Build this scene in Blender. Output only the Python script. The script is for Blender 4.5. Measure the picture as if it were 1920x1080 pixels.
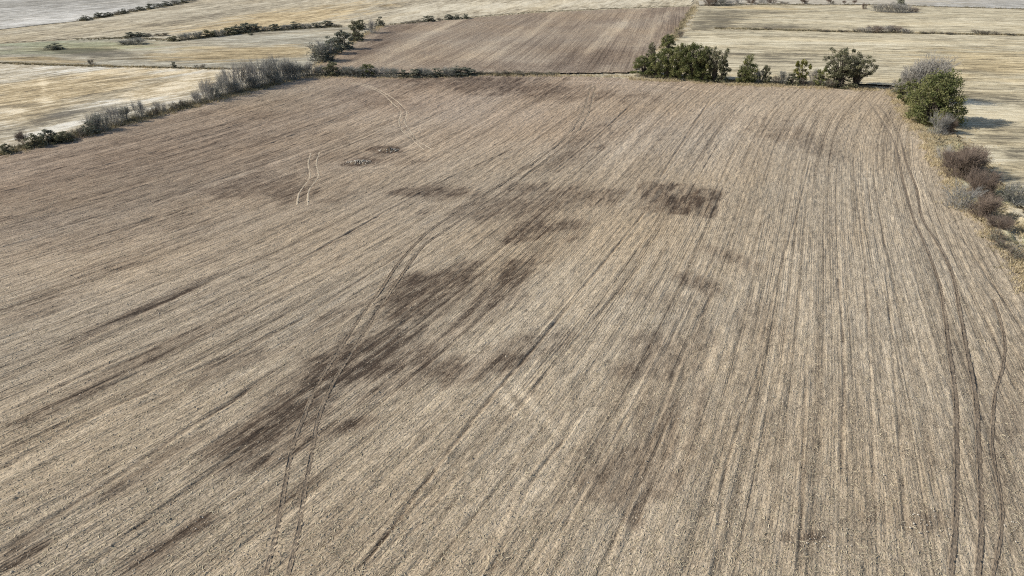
import bpy, math, random
import numpy as np
from mathutils import Vector, Matrix

for o in list(bpy.data.objects): bpy.data.objects.remove(o)
S = bpy.context.scene
COL = S.collection
RNG = np.random.default_rng(7)
random.seed(7)

# ------------------------------------------------------------------ camera, sky, sun, exposure
CAM_H, PITCH, FPX = 38.0, math.radians(27), 1321.0      # drone 38 m up, focal length in 1920-px units
cam = bpy.data.cameras.new('camera'); cam.sensor_width = 36; cam.lens = 36*FPX/1920
cam.clip_start = 0.5; cam.clip_end = 20000
camo = bpy.data.objects.new('camera', cam); COL.objects.link(camo)
camo.location = (0, 0, CAM_H); camo.rotation_euler = (math.pi/2-PITCH, 0, 0)
S.camera = camo

SUN_EL, SUN_AZ = math.radians(34), math.radians(4)     # sun to the left (-X); shadows fall to +X and a touch away
W = bpy.data.worlds.new('World'); S.world = W; W.use_nodes = True
nt = W.node_tree; bg = nt.nodes['Background']; bg.inputs[1].default_value = 0.10
sky = nt.nodes.new('ShaderNodeTexSky'); sky.sky_type = 'NISHITA'; sky.sun_disc = False
sky.sun_elevation = SUN_EL; sky.sun_rotation = math.radians(-90)-SUN_AZ
sky.dust_density = 1.5
nt.links.new(sky.outputs[0], bg.inputs[0])
sun = bpy.data.lights.new('sun', 'SUN'); sun.energy = 4.2; sun.angle = math.radians(0.53); sun.color = (1, .94, .84)
suno = bpy.data.objects.new('sun', sun); COL.objects.link(suno)
ldir = Vector((math.cos(SUN_EL)*math.cos(SUN_AZ), math.cos(SUN_EL)*math.sin(SUN_AZ), -math.sin(SUN_EL)))
suno.rotation_euler = ldir.to_track_quat('-Z', 'Y').to_euler(); suno.location = (-60, 0, 80)
vs = S.view_settings; vs.view_transform = 'Standard'; vs.look = 'None'; vs.gamma = 1; vs.exposure = 0.36
vs.use_curve_mapping = False
S.cycles.use_denoising = False; S.cycles.filter_width = 1.1   # keep the fine grain of soil and straw

# ------------------------------------------------------------------ helpers
def hgt(x, y):
    x = np.asarray(x, float); y = np.asarray(y, float)
    d = np.clip((y-60)/120, 0, 1)
    return d*(0.45*np.sin(x/47+1.1)*np.cos(y/61) + 0.35*np.sin((x+y)/83+.4))
def at(px, py):
    """ground point seen at a place of the 1920x1080 photograph"""
    v = (py-540)/FPX; h = CAM_H
    for _ in range(6):
        z = h/(math.sin(PITCH)+v*math.cos(PITCH))
        x, y = (px-960)/FPX*z, z*(math.cos(PITCH)-v*math.sin(PITCH))
        h = CAM_H-float(hgt(x, y))
    return x, y
def depth(px, py):
    x, y = at(px, py); return y*math.cos(PITCH)+(CAM_H-float(hgt(x, y)))*math.sin(PITCH)
def pix(x, y):
    zc = y*math.cos(PITCH)+CAM_H*math.sin(PITCH)
    return 960+FPX*x/zc, 540+FPX*(CAM_H*math.cos(PITCH)-y*math.sin(PITCH))/zc

def hsh(ix, iy, seed):
    n = (ix*374761393+iy*668265263+seed*974711) & 0xffffffff
    n = ((n ^ (n >> 13))*1274126177) & 0xffffffff
    return ((n ^ (n >> 16)) & 0xffff)/65535.0
def vn(x, y, seed=0):
    x = np.asarray(x, float); y = np.asarray(y, float)
    ix = np.floor(x).astype(np.int64); iy = np.floor(y).astype(np.int64)
    fx = x-ix; fy = y-iy; fx = fx*fx*(3-2*fx); fy = fy*fy*(3-2*fy)
    a = hsh(ix, iy, seed); b = hsh(ix+1, iy, seed); c = hsh(ix, iy+1, seed); d = hsh(ix+1, iy+1, seed)
    return (a+(b-a)*fx)*(1-fy)+(c+(d-c)*fx)*fy
def inside(poly, x, y):
    r = np.zeros(x.shape, bool); n = len(poly)
    for i in range(n):
        x0, y0 = poly[i]; x1, y1 = poly[(i+1) % n]
        if y0 == y1: continue
        c = ((y0 > y) != (y1 > y)) & (x < (x1-x0)*(y-y0)/(y1-y0)+x0)
        r ^= c
    return r

def mesh(name, V, Fq, mats=(), attrs=None, uv=None, smooth=False, fmat=None):
    V = np.asarray(V, np.float32).reshape(-1, 3); Fq = np.asarray(Fq, np.int32); k = Fq.shape[1]
    me = bpy.data.meshes.new(name)
    me.vertices.add(len(V)); me.vertices.foreach_set('co', V.ravel())
    me.loops.add(Fq.size); me.loops.foreach_set('vertex_index', Fq.ravel())
    me.polygons.add(len(Fq)); me.polygons.foreach_set('loop_start', np.arange(0, Fq.size, k, dtype=np.int32))
    me.polygons.foreach_set('loop_total', np.full(len(Fq), k, np.int32))
    if smooth: me.polygons.foreach_set('use_smooth', np.ones(len(Fq), bool))
    for m in mats: me.materials.append(m)
    if fmat is not None: me.polygons.foreach_set('material_index', np.asarray(fmat, np.int32))
    for n, d in (attrs or {}).items():
        a = me.attributes.new(n, 'FLOAT', 'POINT'); a.data.foreach_set('value', np.asarray(d, np.float32).ravel())
    if uv is not None:
        l = me.uv_layers.new(name='rows'); l.data.foreach_set('uv', np.asarray(uv, np.float32)[Fq.ravel()].ravel())
    me.update(calc_edges=True); return me
def obj(name, me, parent=None, loc=None, label=None, cat=None, group=None, kind=None):
    o = bpy.data.objects.new(name, me); COL.objects.link(o)
    if parent: o.parent = parent
    if loc is not None: o.location = loc
    if label: o['label'] = label
    if cat: o['category'] = cat
    if group: o['group'] = group
    if kind: o['kind'] = kind
    return o
def grid_faces(nu, nv):
    i = np.arange(nv-1)[:, None]*nu+np.arange(nu-1)[None, :]
    return np.stack([i, i+1, i+nu+1, i+nu], -1).reshape(-1, 4)
def compact(keep, faces, *arr):
    f = faces[keep]; used = np.zeros(arr[0].shape[0], bool); used[f.ravel()] = True
    remap = np.cumsum(used)-1
    return remap[f], [a[used] for a in arr]

class N:
    """small node-building helper"""
    def __init__(s, name):
        s.m = bpy.data.materials.new(name); s.m.use_nodes = True; s.t = s.m.node_tree
        s.b = s.t.nodes['Principled BSDF']; s.out = s.t.nodes['Material Output']
        s.b.inputs['Roughness'].default_value = .95; s.b.inputs['Specular IOR Level'].default_value = .12
    def n(s, t, **k):
        x = s.t.nodes.new('ShaderNode'+t)
        for a, v in k.items(): setattr(x, a, v)
        return x
    def l(s, a, b): s.t.links.new(a, b)
    def put(s, sock, v):
        if hasattr(v, 'is_linked'): s.l(v, sock)
        else: sock.default_value = v
    def math(s, op, a, b=0.0, clamp=False):
        x = s.n('Math', operation=op, use_clamp=clamp); s.put(x.inputs[0], a); s.put(x.inputs[1], b); return x.outputs[0]
    def noise(s, vec, sc, detail=2, rough=.55, dist=0.0, off=(0, 0, 0)):
        mp = s.n('Mapping'); s.l(vec, mp.inputs[0]); mp.inputs['Scale'].default_value = sc; mp.inputs['Location'].default_value = off
        x = s.n('TexNoise'); x.inputs['Scale'].default_value = 1; x.inputs['Detail'].default_value = detail
        x.inputs['Roughness'].default_value = rough; x.inputs['Distortion'].default_value = dist
        s.l(mp.outputs[0], x.inputs[0]); return x.outputs[0]
    def ramp(s, f, stops):
        r = s.n('ValToRGB'); e = r.color_ramp.elements
        while len(e) < len(stops): e.new(.5)
        for q, (p, c) in zip(e, stops):
            q.position = p; q.color = (*(c if hasattr(c, '__len__') else (c, c, c)), 1)
        s.l(f, r.inputs[0]); return r.outputs[0]
    def mix(s, f, a, b, mode='MIX'):
        x = s.n('Mix', data_type='RGBA', blend_type=mode); s.put(x.inputs[0], f)
        for k, v in ((6, a), (7, b)):
            s.put(x.inputs[k], v if hasattr(v, 'is_linked') else (*v, 1))
        return x.outputs[2]
    def attr(s, name): return s.n('Attribute', attribute_name=name).outputs['Fac']
    def bump(s, h, dist, strength=1.0):
        x = s.n('Bump'); x.inputs['Distance'].default_value = dist; x.inputs['Strength'].default_value = strength
        s.l(h, x.inputs['Height']); s.l(x.outputs[0], s.b.inputs['Normal'])

# ------------------------------------------------------------------ ground materials
def soil_mat(name, dark, mid, light, bumpd=.12, pinch=1.0, rows=.0, fine=1.0):
    """tilled soil with chopped straw: streaks along the rows, clods, residue"""
    a = N(name); uv = a.n('UVMap', uv_map='rows').outputs[0]
    broad = a.noise(uv, (.36, .010, 1), 5, .66)
    streak = a.noise(uv, (1.3, .07, 1), 5, .70, off=(31, 7, 0))
    row = a.noise(uv, (4.6, .55, 1), 3, .62, off=(3, 17, 0))
    clod = a.noise(uv, (6.5*fine, 3.6*fine, 1), 4, .75, dist=.5, off=(11, 5, 0))
    grit = a.noise(uv, (1.7*fine, .9*fine, 1), 7, .82, dist=.8, off=(81, 25, 0))
    wm = a.noise(uv, (3.2, 1.5, 1), 2, .55, dist=2.2, off=(51, 35, 0))
    line = a.ramp(a.noise(uv, (1.9, .010, 1), 3, .62, off=(131, 77, 0)), [(.36, 0.), (.47, .55), (.60, .62), (.70, 1.)])
    line2 = a.ramp(a.noise(uv, (3.9, .018, 1), 2, .6, off=(231, 57, 0)), [(.34, 0.), (.45, .6), (.58, .7), (.70, 1.)])
    sparse = a.ramp(a.noise(uv, (.9, .5, 1), 3, .6, off=(5, 55, 0)), [(.46, 0.), (.60, 1.)])
    worm = a.math('MULTIPLY', a.ramp(wm, [(.470, 0.), (.5, 1.), (.530, 0.)]), sparse)
    vo = a.n('TexVoronoi'); mp = a.n('Mapping'); mp.inputs['Scale'].default_value = (9.*fine, 5.5*fine, 1); a.l(uv, mp.inputs[0]); a.l(mp.outputs[0], vo.inputs[0]); vo.inputs['Scale'].default_value = 1
    cell = a.n('SeparateColor'); a.l(vo.outputs['Color'], cell.inputs[0]); cell = cell.outputs[0]; cellh = vo.outputs['Distance']
    vo2 = a.n('TexVoronoi'); mp = a.n('Mapping'); mp.inputs['Scale'].default_value = (3.6*fine, 2.0*fine, 1); a.l(uv, mp.inputs[0]); a.l(mp.outputs[0], vo2.inputs[0]); vo2.inputs['Scale'].default_value = 1
    cell2 = a.n('SeparateColor'); a.l(vo2.outputs['Color'], cell2.inputs[0]); cell2 = cell2.outputs[0]
    region = a.noise(uv, (.020, .016, 1), 5, .62, off=(2, 9, 0))
    t = None
    for v, k in ((broad, .62), (line, .34), (line2, .20), (streak, .30), (row, .36), (clod, .40), (grit, .75), (region, .50), (cell, .15), (cell2, .10)):
        q = a.math('MULTIPLY_ADD', v, k); q.node.inputs[2].default_value = -k/2; t = q if t is None else a.math('ADD', t, q)
    t = a.math('ADD', a.math('MULTIPLY', t, pinch), .52)
    t = a.math('SUBTRACT', t, a.math('MULTIPLY', worm, .30))  # dark squiggles: cracks and clod shadows put into the colour
    moist = a.attr('moist'); pale = a.attr('pale')
    mb = a.ramp(a.noise(uv, (1.1, .24, 1), 6, .76, off=(7, 3, 0)), [(.34, .25), (.60, 1.28)])
    mn = a.math('MULTIPLY', moist, mb)
    t = a.math('SUBTRACT', t, a.math('MULTIPLY', mn, .40))
    t = a.math('ADD', t, a.math('MULTIPLY', pale, .20))
    c = a.ramp(t, [(.08, dark), (.48, mid), (.88, light)])
    hue = a.noise(uv, (.03, .02, 1), 3, .6, off=(70, 20, 0))
    c = a.mix(a.ramp(hue, [(.35, 0.), (.7, 1.)]), c, a.mix(1.0, c, (1.05, .985, .90), 'MULTIPLY'))
    c = a.mix(a.math('MULTIPLY', mn, .5, True), c, a.mix(1.0, c, (.88, .80, .78), 'MULTIPLY'))
    c = a.mix(a.math('MULTIPLY', a.attr('rust'), 1., True), c, a.mix(1.0, c, (.92, .87, .885), 'MULTIPLY'))
    a.l(c, a.b.inputs['Base Color'])
    h = a.math('MULTIPLY', clod, .55)
    for v, k in ((grit, .7), (row, .55), (streak, .3), (line, .40), (line2, .25), (cellh, -.35), (cell, .22)): h = a.math('ADD', h, a.math('MULTIPLY', v, k))
    h = a.math('SUBTRACT', h, a.math('MULTIPLY', worm, .22))
    if rows:
        sx = a.n('SeparateXYZ'); a.l(uv, sx.inputs[0])
        wob = a.math('ADD', sx.outputs[0], a.math('MULTIPLY', a.noise(uv, (.3, .08, 1), 2), .5))
        w = a.math('SINE', a.math('MULTIPLY', wob, 2*math.pi/.27))
        where = a.ramp(a.noise(uv, (.05, .02, 1), 3, .6, off=(90, 1, 0)), [(.42, 0.), (.62, 1.)])
        h = a.math('ADD', h, a.math('MULTIPLY', a.math('MULTIPLY', w, where), rows))
    a.bump(h, bumpd)
    return a.m
def stubble_mat(name, cols, wts, bw=.25, bl=.012, extra=None, bumpd=.08):
    """cut stubble: cols = dark, mid, light, accent"""
    dark, mid, light, accent = cols
    a = N(name); uv = a.n('UVMap', uv_map='rows').outputs[0]
    broad = a.noise(uv, (bw, bl, 1), 4, .62, off=(13, 3, 0))
    streak = a.noise(uv, (bw*5, bl*4, 1), 4, .68, off=(31, 7, 0))
    clod = a.noise(uv, (.62, .30, 1), 8, .82, dist=1.2)
    region = a.noise(uv, (.02, .012, 1), 4, .62, off=(5, 8, 0))
    t = None
    for v, k in ((broad, wts[0]), (streak, wts[1]), (clod, wts[2]), (region, wts[3])):
        q = a.math('MULTIPLY_ADD', v, k); q.node.inputs[2].default_value = -k/2; t = q if t is None else a.math('ADD', t, q)
    blot = a.ramp(a.noise(uv, (.30, .085, 1), 7, .78, dist=.8, off=(61, 9, 0)), [(.40, 0.), (.50, .45), (.64, 1.)])
    line = a.ramp(a.noise(uv, (bw*4.5, bl*1.2, 1), 3, .65, off=(17, 71, 0)), [(.36, 0.), (.50, .5), (.66, 1.)])
    for v, k in ((blot, .55), (line, .17)):
        q = a.math('MULTIPLY_ADD', v, k); q.node.inputs[2].default_value = -k/2; t = a.math('ADD', t, q)
    t = a.math('ADD', t, .5)
    t = a.math('SUBTRACT', t, a.math('MULTIPLY', a.attr('moist'), .4))
    t = a.math('ADD', t, a.math('MULTIPLY', a.attr('pale'), .3))
    c = a.ramp(t, [(.1, dark), (.48, mid), (.85, light)])
    acc = a.math('ADD', a.noise(uv, (bw*.3, bl*.9, 1), 4, .65, off=(40, 40, 0)), a.math('MULTIPLY', a.attr('gold'), .30))
    c = a.mix(a.ramp(acc, [(.46, 0.), (.66, 1.)]), c, a.mix(.5, c, a.mix(1.0, c, accent, 'MULTIPLY')))
    c = a.mix(a.math('MULTIPLY', a.attr('gold'), .8, True), c, a.mix(1.0, c, (1.07, .97, .79), 'MULTIPLY'))
    c = a.mix(a.math('MULTIPLY', a.attr('green'), 1., True), c, a.mix(1.0, c, (.80, .90, .78), 'MULTIPLY'))
    a.l(c, a.b.inputs['Base Color'])
    h = a.math('ADD', a.math('MULTIPLY', clod, 1.2), a.math('MULTIPLY', streak, .8)); a.bump(h, bumpd*2.4)
    return a.m
M_SOIL = soil_mat('tilled_soil', (.085, .067, .050), (.343, .289, .215), (.63, .545, .415), .15, .85, .10)
M_SOIL_FAR = soil_mat('tilled_soil_brown', (.10, .076, .057), (.258, .208, .160), (.50, .425, .32), .20, .95, fine=.6)
M_RUT = soil_mat('pressed_soil', (.055, .044, .033), (.185, .151, .114), (.42, .36, .275), .10, .7)  # compacted, moist soil; shade inside the ruts is also in this dark tone
M_RUT_PALE = soil_mat('crushed_straw', (.16, .135, .10), (.385, .33, .252), (.60, .53, .41), .08, .9)
M_LEFT = stubble_mat('stubble_pale_yellow', ((.15, .135, .108), (.40, .355, .262), (.68, .65, .565), (1.05, .96, .80)), (.60, .6, 1.5, .5), .16, .010)
M_LEFT2 = stubble_mat('stubble_grey_green', ((.14, .128, .098), (.345, .315, .240), (.54, .52, .43), (1.1, .95, .72)), (.45, .5, 1.5, .6), .12, .012)
M_GOLD = stubble_mat('stubble_golden', ((.17, .145, .105), (.41, .36, .262), (.60, .545, .42), (1.05, .97, .82)), (.65, .6, 1.2, .5), .10, .008)
M_WHITE = stubble_mat('stubble_whitish', ((.20, .19, .165), (.39, .375, .335), (.63, .615, .57), (1.02, .99, .93)), (.5, .7, 1.4, .4), .14, .012)
M_RIGHT = stubble_mat('stubble_straw', ((.16, .14, .10), (.455, .40, .275), (.67, .61, .455), (1.05, .965, .81)), (.50, .50, 1.2, .4), .24, .009)
M_BASE = stubble_mat('rough_grass_ground', ((.14, .118, .08), (.37, .32, .225), (.58, .52, .39), (1.05, .95, .76)), (.4, .4, 1.4, .5), .4, .1)

# ------------------------------------------------------------------ base ground, out to the horizon
ax = np.concatenate([-np.geomspace(9000, 420, 14), np.arange(-400, 401, 8.), np.geomspace(420, 9000, 14)])
ay = np.concatenate([-np.geomspace(9000, 60, 12), np.arange(-40, 801, 8.), np.geomspace(830, 9000, 14)])
GX, GY = np.meshgrid(ax, ay)
far = np.clip((np.hypot(GX, GY)-500)/2500, 0, 1)
GZ = hgt(GX, GY)*(1-far)-.5*np.clip((250-GY)/40, .3, 1)
V = np.stack([GX, GY, GZ], -1).reshape(-1, 3)
g0 = obj('ground', mesh('ground', V, grid_faces(len(ax), len(ay)), [M_BASE], uv=V[:, :2], smooth=True), kind='structure')
g0['label'] = 'pale dry grass ground under and between the fields'

# ------------------------------------------------------------------ main tilled field
ROWL = [((0,880),(420,673)),((0,690),(840,340)),((0,499),(318,399)),((0,362),(318,277)),((500,272),(700,195)),((660,1075),(930,720)),((930,720),(1200,400)),((920,1075),(1070,850)),((1330,1075),(1400,740)),((1360,900),(1500,380)),((1560,1000),(1540,300)),((1545,640),(1550,200)),((1700,1000),(1670,640)),((1670,640),(1640,200)),((1240,330),(1330,190)),((1000,330),(1180,190)),((640,640),(960,420)),((1777,640),(1690,300))]
A_, b_ = [], []
for p, q in ROWL:
    P, Q = at(*p), at(*q); mx, my = (P[0]+Q[0])/200, (P[1]+Q[1])/200
    A_.append([1, mx, my, mx*my, mx*mx]); b_.append((Q[0]-P[0])/(Q[1]-P[1]))
RC = np.linalg.lstsq(np.array(A_), np.array(b_), rcond=None)[0]
def row_slope(x, y):
    x = np.clip(x, -95, 85)/100; y = np.clip(y, 35, 190)/100
    return np.clip(RC[0]+RC[1]*x+RC[2]*y+RC[3]*x*y+RC[4]*x*x, .25, .85)
DU, DV = .125, .5
u0 = np.arange(-175, 105, DU); vy = np.arange(14, 219, DV); i0 = int((100-14)/DV)
XX = np.zeros((len(vy), len(u0))); XX[i0] = u0
for i in range(i0+1, len(vy)): XX[i] = XX[i-1]+DV*row_slope(XX[i-1], vy[i-1])
for i in range(i0-1, -1, -1): XX[i] = XX[i+1]-DV*row_slope(XX[i+1], vy[i+1])
UU = np.broadcast_to(u0*.91, XX.shape); YY = np.broadcast_to(vy[:, None], XX.shape)
EDGE_R = [at(*p) for p in ((1920,505),(1868,440),(1830,408),(1795,360),(1763,300),(1738,262),(1712,222),(1696,198),(1668,168))]
EDGE_F = [at(*p) for p in ((1668,168),(1560,163),(1400,158),(1300,153),(1180,147),(1050,141),(900,141),(760,145),(640,143),(575,144),(545,151))]
EDGE_L = [at(*p) for p in ((545,151),(470,170),(400,190),(250,230),(130,262),(0,292))]
MAIN = [(52, 14), (58, 55)]+EDGE_R+EDGE_F[1:]+EDGE_L[1:]+[(-136, 55), (-150, 14)]
msk = inside(MAIN, XX, YY) & (np.abs(XX) < .74*(YY*.9+17)+16)

# wheel ruts and furrow lines, traced once and laid on the ground
TR = {
 'dark': [
  [(498,1077),(516,1007),(536,900),(549,835),(571,778),(590,731),(625,672),(672,600),(718,537),(737,507),(767,470),(804,433),(880,383),(990,312),(1052,265),(1083,228),(1099,195),(1108,160)],
  [(540,1077),(557,1007),(573,909),(583,856),(595,791),(621,723),(655,668),(700,595),(741,533),(767,496),(796,459),(833,433),(908,383),(1010,312),(1066,265),(1095,228),(1109,195),(1116,160)],
  [(1783,1079),(1791,1000),(1794,820),(1793,760),(1778,640),(1762,533),(1740,471),(1713,409),(1695,347),(1673,258),(1655,227),(1640,205),(1625,188)],
  [(1834,1079),(1840,1000),(1836,850),(1831,760),(1810,638),(1800,582),(1784,507),(1762,462),(1731,413),(1718,351),(1700,307),(1684,249),(1662,213),(1645,196)],
  [(1862,1079),(1874,1020),(1880,960),(1872,900),(1862,850),(1862,790),(1866,740),(1880,690),(1885,650),(1876,600),(1862,560)]],
 'pale': [
  [(640,155),(666,157),(688,162),(715,174),(736,193),(752,209),(748,229),(754,245),(769,258),(795,280)],
  [(650,153),(675,156),(704,165),(728,178),(750,194),(763,211),(759,229),(769,245),(782,262),(809,279)],
  [(583,286),(578,305),(581,331),(560,364),(557,384)],
  [(599,284),(593,307),(597,329),(579,358),(577,384)]]}
FUR = [ # px line, half width m, depth m, darkness
 ([(669,1076),(726,1003),(779,929),(840,848),(930,734),(999,656),(1080,555),(1150,470),(1208,398)], .17,.13,.85),
 ([(1338,1075),(1353,929),(1362,867),(1393,778),(1420,702),(1438,600),(1470,480),(1495,400),(1520,300)], .12,.08,.4),
 ([(920,1075),(980,933),(1000,895),(1060,820)], .15,.12,.7),
 ([(355,588),(474,532),(600,466),(718,400),(840,335),(960,280)], .17,.12,.8),
 ([(120,655),(178,625),(260,590),(333,555)], .45,.12,.8),
 ([(1579,900),(1579,843),(1583,721),(1581,640),(1572,520)], .12,.10,.6),
 ([(1500,1075),(1505,860),(1512,700)], .12,.08,.5),
 ([(0,778),(90,735),(171,697),(300,640)], .22,.10,.6),
 ([(0,880),(114,811),(230,755),(420,668),(560,600)], .22,.11,.7),
 ([(0,1039),(100,972),(220,893),(320,825),(420,762),(520,690)], .24,.11,.7),
 ([(155,1072),(290,965),(420,868),(500,800)], .20,.10,.6),
 ([(0,500),(160,450),(318,398),(480,340)], .22,.08,.5),
 ([(0,430),(150,385),(330,330)], .2,.08,.4),
 ([(400,690),(560,600),(650,540),(760,470)], .25,.09,.45),
 ([(770,1000),(850,905),(960,780),(1060,660),(1200,500)], .18,.08,.45),
 ([(1130,1079),(1190,905),(1270,690),(1330,560)], .18,.08,.5),
 ([(1010,1079),(1110,890),(1250,650),(1340,480)], .16,.07,.4),
 ([(1240,330),(1290,250),(1330,190)], .2,.1,.5),([(1040,320),(1110,265),(1190,190)], .2,.1,.5),
 ([(1640,900),(1632,700),(1622,500),(1600,300)], .14,.07,.4),([(1700,1000),(1672,640),(1655,420)], .14,.07,.35),
 ([(1930,640),(1880,560),(1800,440)], .16,.08,.4),([(1900,720),(1850,600)], .14,.07,.4),
 ([(0,362),(150,322),(318,277),(480,222)], .25,.09,.4),([(500,272),(629,224),(700,195)], .25,.09,.4)]
PALE_L = [([(0,900),(180,790),(330,700),(420,655)], .55,.8),([(930,1000),(1020,900),(1120,760)], .7,.9),([(1000,900),(1130,700),(1250,540)], .4,.5),
 ([(1440,760),(1460,620),(1490,470)], .7,.6),([(1680,870),(1672,760),(1660,640)], .3,.8),([(150,930),(330,800),(520,680)], .4,.5),
 ([(1081,152),(1200,157),(1280,164),(1335,173)], .6,.9),([(640,980),(780,860),(960,690)], .35,.5),([(1200,1000),(1290,800),(1340,650)], .35,.45),
 ([(820,640),(900,600),(960,560)], .4,.6),([(918,700),(950,750),(977,790)], .26,1.6),([(948,700),(985,745),(1030,795),(1065,838)], .26,1.6)]
def line_x(pts):
    g = sorted([at(*p) for p in pts], key=lambda q: q[1]); return np.array(g)
def near_line(pts):
    """horizontal distance of each grid vertex from a traced line, measured across it"""
    g = line_x(pts); xl = np.interp(vy, g[:, 1], g[:, 0], left=1e4, right=1e4)
    s = np.gradient(np.interp(vy, g[:, 1], g[:, 0]), vy); cs = 1/np.sqrt(1+s*s)
    return np.abs(XX-xl[:, None])*cs[:, None]
ZZ = (.12*(vn(UU/2.3, YY/18., 1)-.5)+.09*(vn(UU/.75, YY/4., 2)-.5)+.10*(vn(UU/.36, YY/1.3, 3)-.5)
      +.09*(vn(UU/.27, YY/.75, 4)-.5)+.12*(vn(XX/5, YY/5, 5)-.5))
moist = np.zeros_like(XX); pale = np.zeros_like(XX)
wob = .5*(vn(UU/.6, YY/3., 8)-.5)
for pts, hw, dp, dk in FUR:
    d = near_line(pts)+.25*wob; k = np.clip(1.35-d/hw, 0, 1); k *= .55+.6*vn(UU/9, YY/6, 11)
    k *= .35+.85*vn(UU/3+9, YY/2.2, 15); ZZ -= dp*k; moist = np.maximum(moist, .95*dk*k); ridge = np.exp(-((d-2.1*hw)/hw)**2); ZZ += .05*ridge*(dp/.12)  # furrow lines are darkened in colour as well as lowered
for pts, hw, st in PALE_L:
    d = near_line(pts)+wob; pale = np.maximum(pale, st*np.clip(1.5-d/hw, 0, 1)*(.3+.9*vn(UU/.8, YY/4, 12)))
for kind in TR:
    for pts in TR[kind]:
        k = np.clip((.33-near_line(pts))/.13, 0, 1); ZZ = ZZ*(1-k)+(-.055)*k
PX, PY = pix(XX, YY)
RUTM = np.zeros(XX.shape, np.float32)
for pts in TR['dark']: RUTM = np.maximum(RUTM, np.clip((.36-near_line(pts))/.13, 0, 1))
PATCH = [ # centre px, radii, tilt deg, strength : darker, moister soil
 (690,665,150,62,-22,1.),(535,795,130,52,-30,.95),(800,565,130,42,-24,.85),(860,690,120,28,-4,.8),(470,840,80,34,-25,.6),(950,530,110,30,-38,.75),(890,600,110,24,-35,.55),(930,670,70,30,-20,.5),
 (830,362,85,13,3,.6),(1000,385,150,26,-8,.5),(1010,430,80,17,-12,.65),(1312,532,52,16,18,.6),(1390,492,52,13,20,.45),
 (1170,900,110,42,-8,.5),(1255,800,34,70,12,.5),(490,352,110,26,2,.55),(230,430,190,24,-12,.3),(368,985,42,17,-32,.8),(300,1030,60,18,-32,.6),
 (1185,695,50,22,0,.45),(1240,655,70,28,5,.4),(1525,1006,42,10,0,.7),(1190,975,18,26,10,.6),(735,725,110,28,-20,.5),(655,795,60,18,-15,.8),
 (60,575,100,18,-22,.35),(245,590,130,9,-24,.6),(45,1035,50,26,-35,.6),(930,158,150,16,2,.6),(1060,172,120,14,3,.4),(1060,300,60,14,-20,.5),(985,352,40,10,0,.5),
 (1000,660,60,18,-30,.4),(300,660,220,14,-27,.4),(160,520,200,14,-20,.3),(1420,600,40,40,0,.25),(620,600,120,20,-30,.45),(400,700,120,16,-30,.4),
 (1250,690,30,60,10,.35),(1300,800,20,90,10,.35),(1210,780,20,80,15,.3),(1740,830,16,60,0,.25),(1310,650,20,60,8,.3),(1640,960,60,20,0,.3),(1745,975,50,20,0,.35),
 (1105,870,60,40,-50,.3),(300,870,100,12,-34,.4),(560,930,60,14,-32,.3),(1890,800,20,60,0,.3),(1480,250,80,20,20,.3),(1100,260,60,18,-20,.35),
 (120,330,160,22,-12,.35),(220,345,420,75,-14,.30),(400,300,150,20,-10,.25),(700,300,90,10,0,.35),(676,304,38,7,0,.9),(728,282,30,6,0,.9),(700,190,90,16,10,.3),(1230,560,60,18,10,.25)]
for cx, cy, rx, ry, tl, st in PATCH:
    c, s_ = math.cos(math.radians(tl)), math.sin(math.radians(tl)); dx, dy = PX-cx, PY-cy
    e = np.sqrt(((dx*c+dy*s_)/rx)**2+((dy*c-dx*s_)/ry)**2)
    sel = e < 1.7
    if not sel.any(): continue
    w = np.clip(1.45-e[sel]-1.2*(vn(UU[sel]/2.4, YY[sel]/4.5, 21)-.42)-.55*(vn(UU[sel]/1.0, YY[sel]/1.9, 22)-.5), 0, 1)
    w = np.maximum(w, .55*np.clip(1.35-e[sel], 0, 1))
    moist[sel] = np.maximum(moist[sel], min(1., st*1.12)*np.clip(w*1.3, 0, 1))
# the darker rectangle worked again in the middle of the field
BOXP = [at(*p) for p in ((1198,345),(1262,342),(1356,358),(1342,404),(1262,402),(1196,392))]
bxf = sum(inside(BOXP, XX+.9*(vn(XX/1.6, YY/1.6, 31+k)-.5)+ox, YY+2.2*(vn(XX/1.8, YY/1.8, 41+k)-.5)+oy).astype(float) for k, (ox, oy) in enumerate(((0, 0), (.3, .5), (-.3, -.6), (.2, -.8), (-.3, .7), (0, .3))))/6
wr = np.clip((pix(XX, YY)[0]-1180)/170, 0, 1)
moist = np.maximum(moist, bxf*(.60+.55*wr)*np.clip(.35+1.0*vn(UU/1.4, YY/4, 33)+.5*(vn(UU/.6, YY/1.5, 35)-.5), 0, 1.1))
ZZ += bxf*.20*(vn(UU/.9, YY/3, 34)-.5)
ZZ += hgt(XX, YY)
nv, nu = XX.shape
F4 = grid_faces(nu, nv); mf = msk.ravel(); keep = mf[F4].all(1)
Vm = np.stack([XX, YY, ZZ], -1).reshape(-1, 3)
rust = np.clip((YY-75-.75*XX)/110, 0, 1)*(.55+.7*vn(XX/30, YY/30, 19))
f, (Vm, um, mo, pa, ru) = compact(keep, F4, Vm, np.stack([UU, YY], -1).reshape(-1, 2), moist.ravel(), pale.ravel(), rust.ravel())
field = obj('tilled_field', mesh('tilled_field', Vm, f, [M_SOIL], {'moist': mo, 'pale': pa, 'rust': ru}, um, True), kind='structure')
field['label'] = 'wide tilled brown field with long curving furrows and dark moist patches'
del F4, keep, PX, PY

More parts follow.
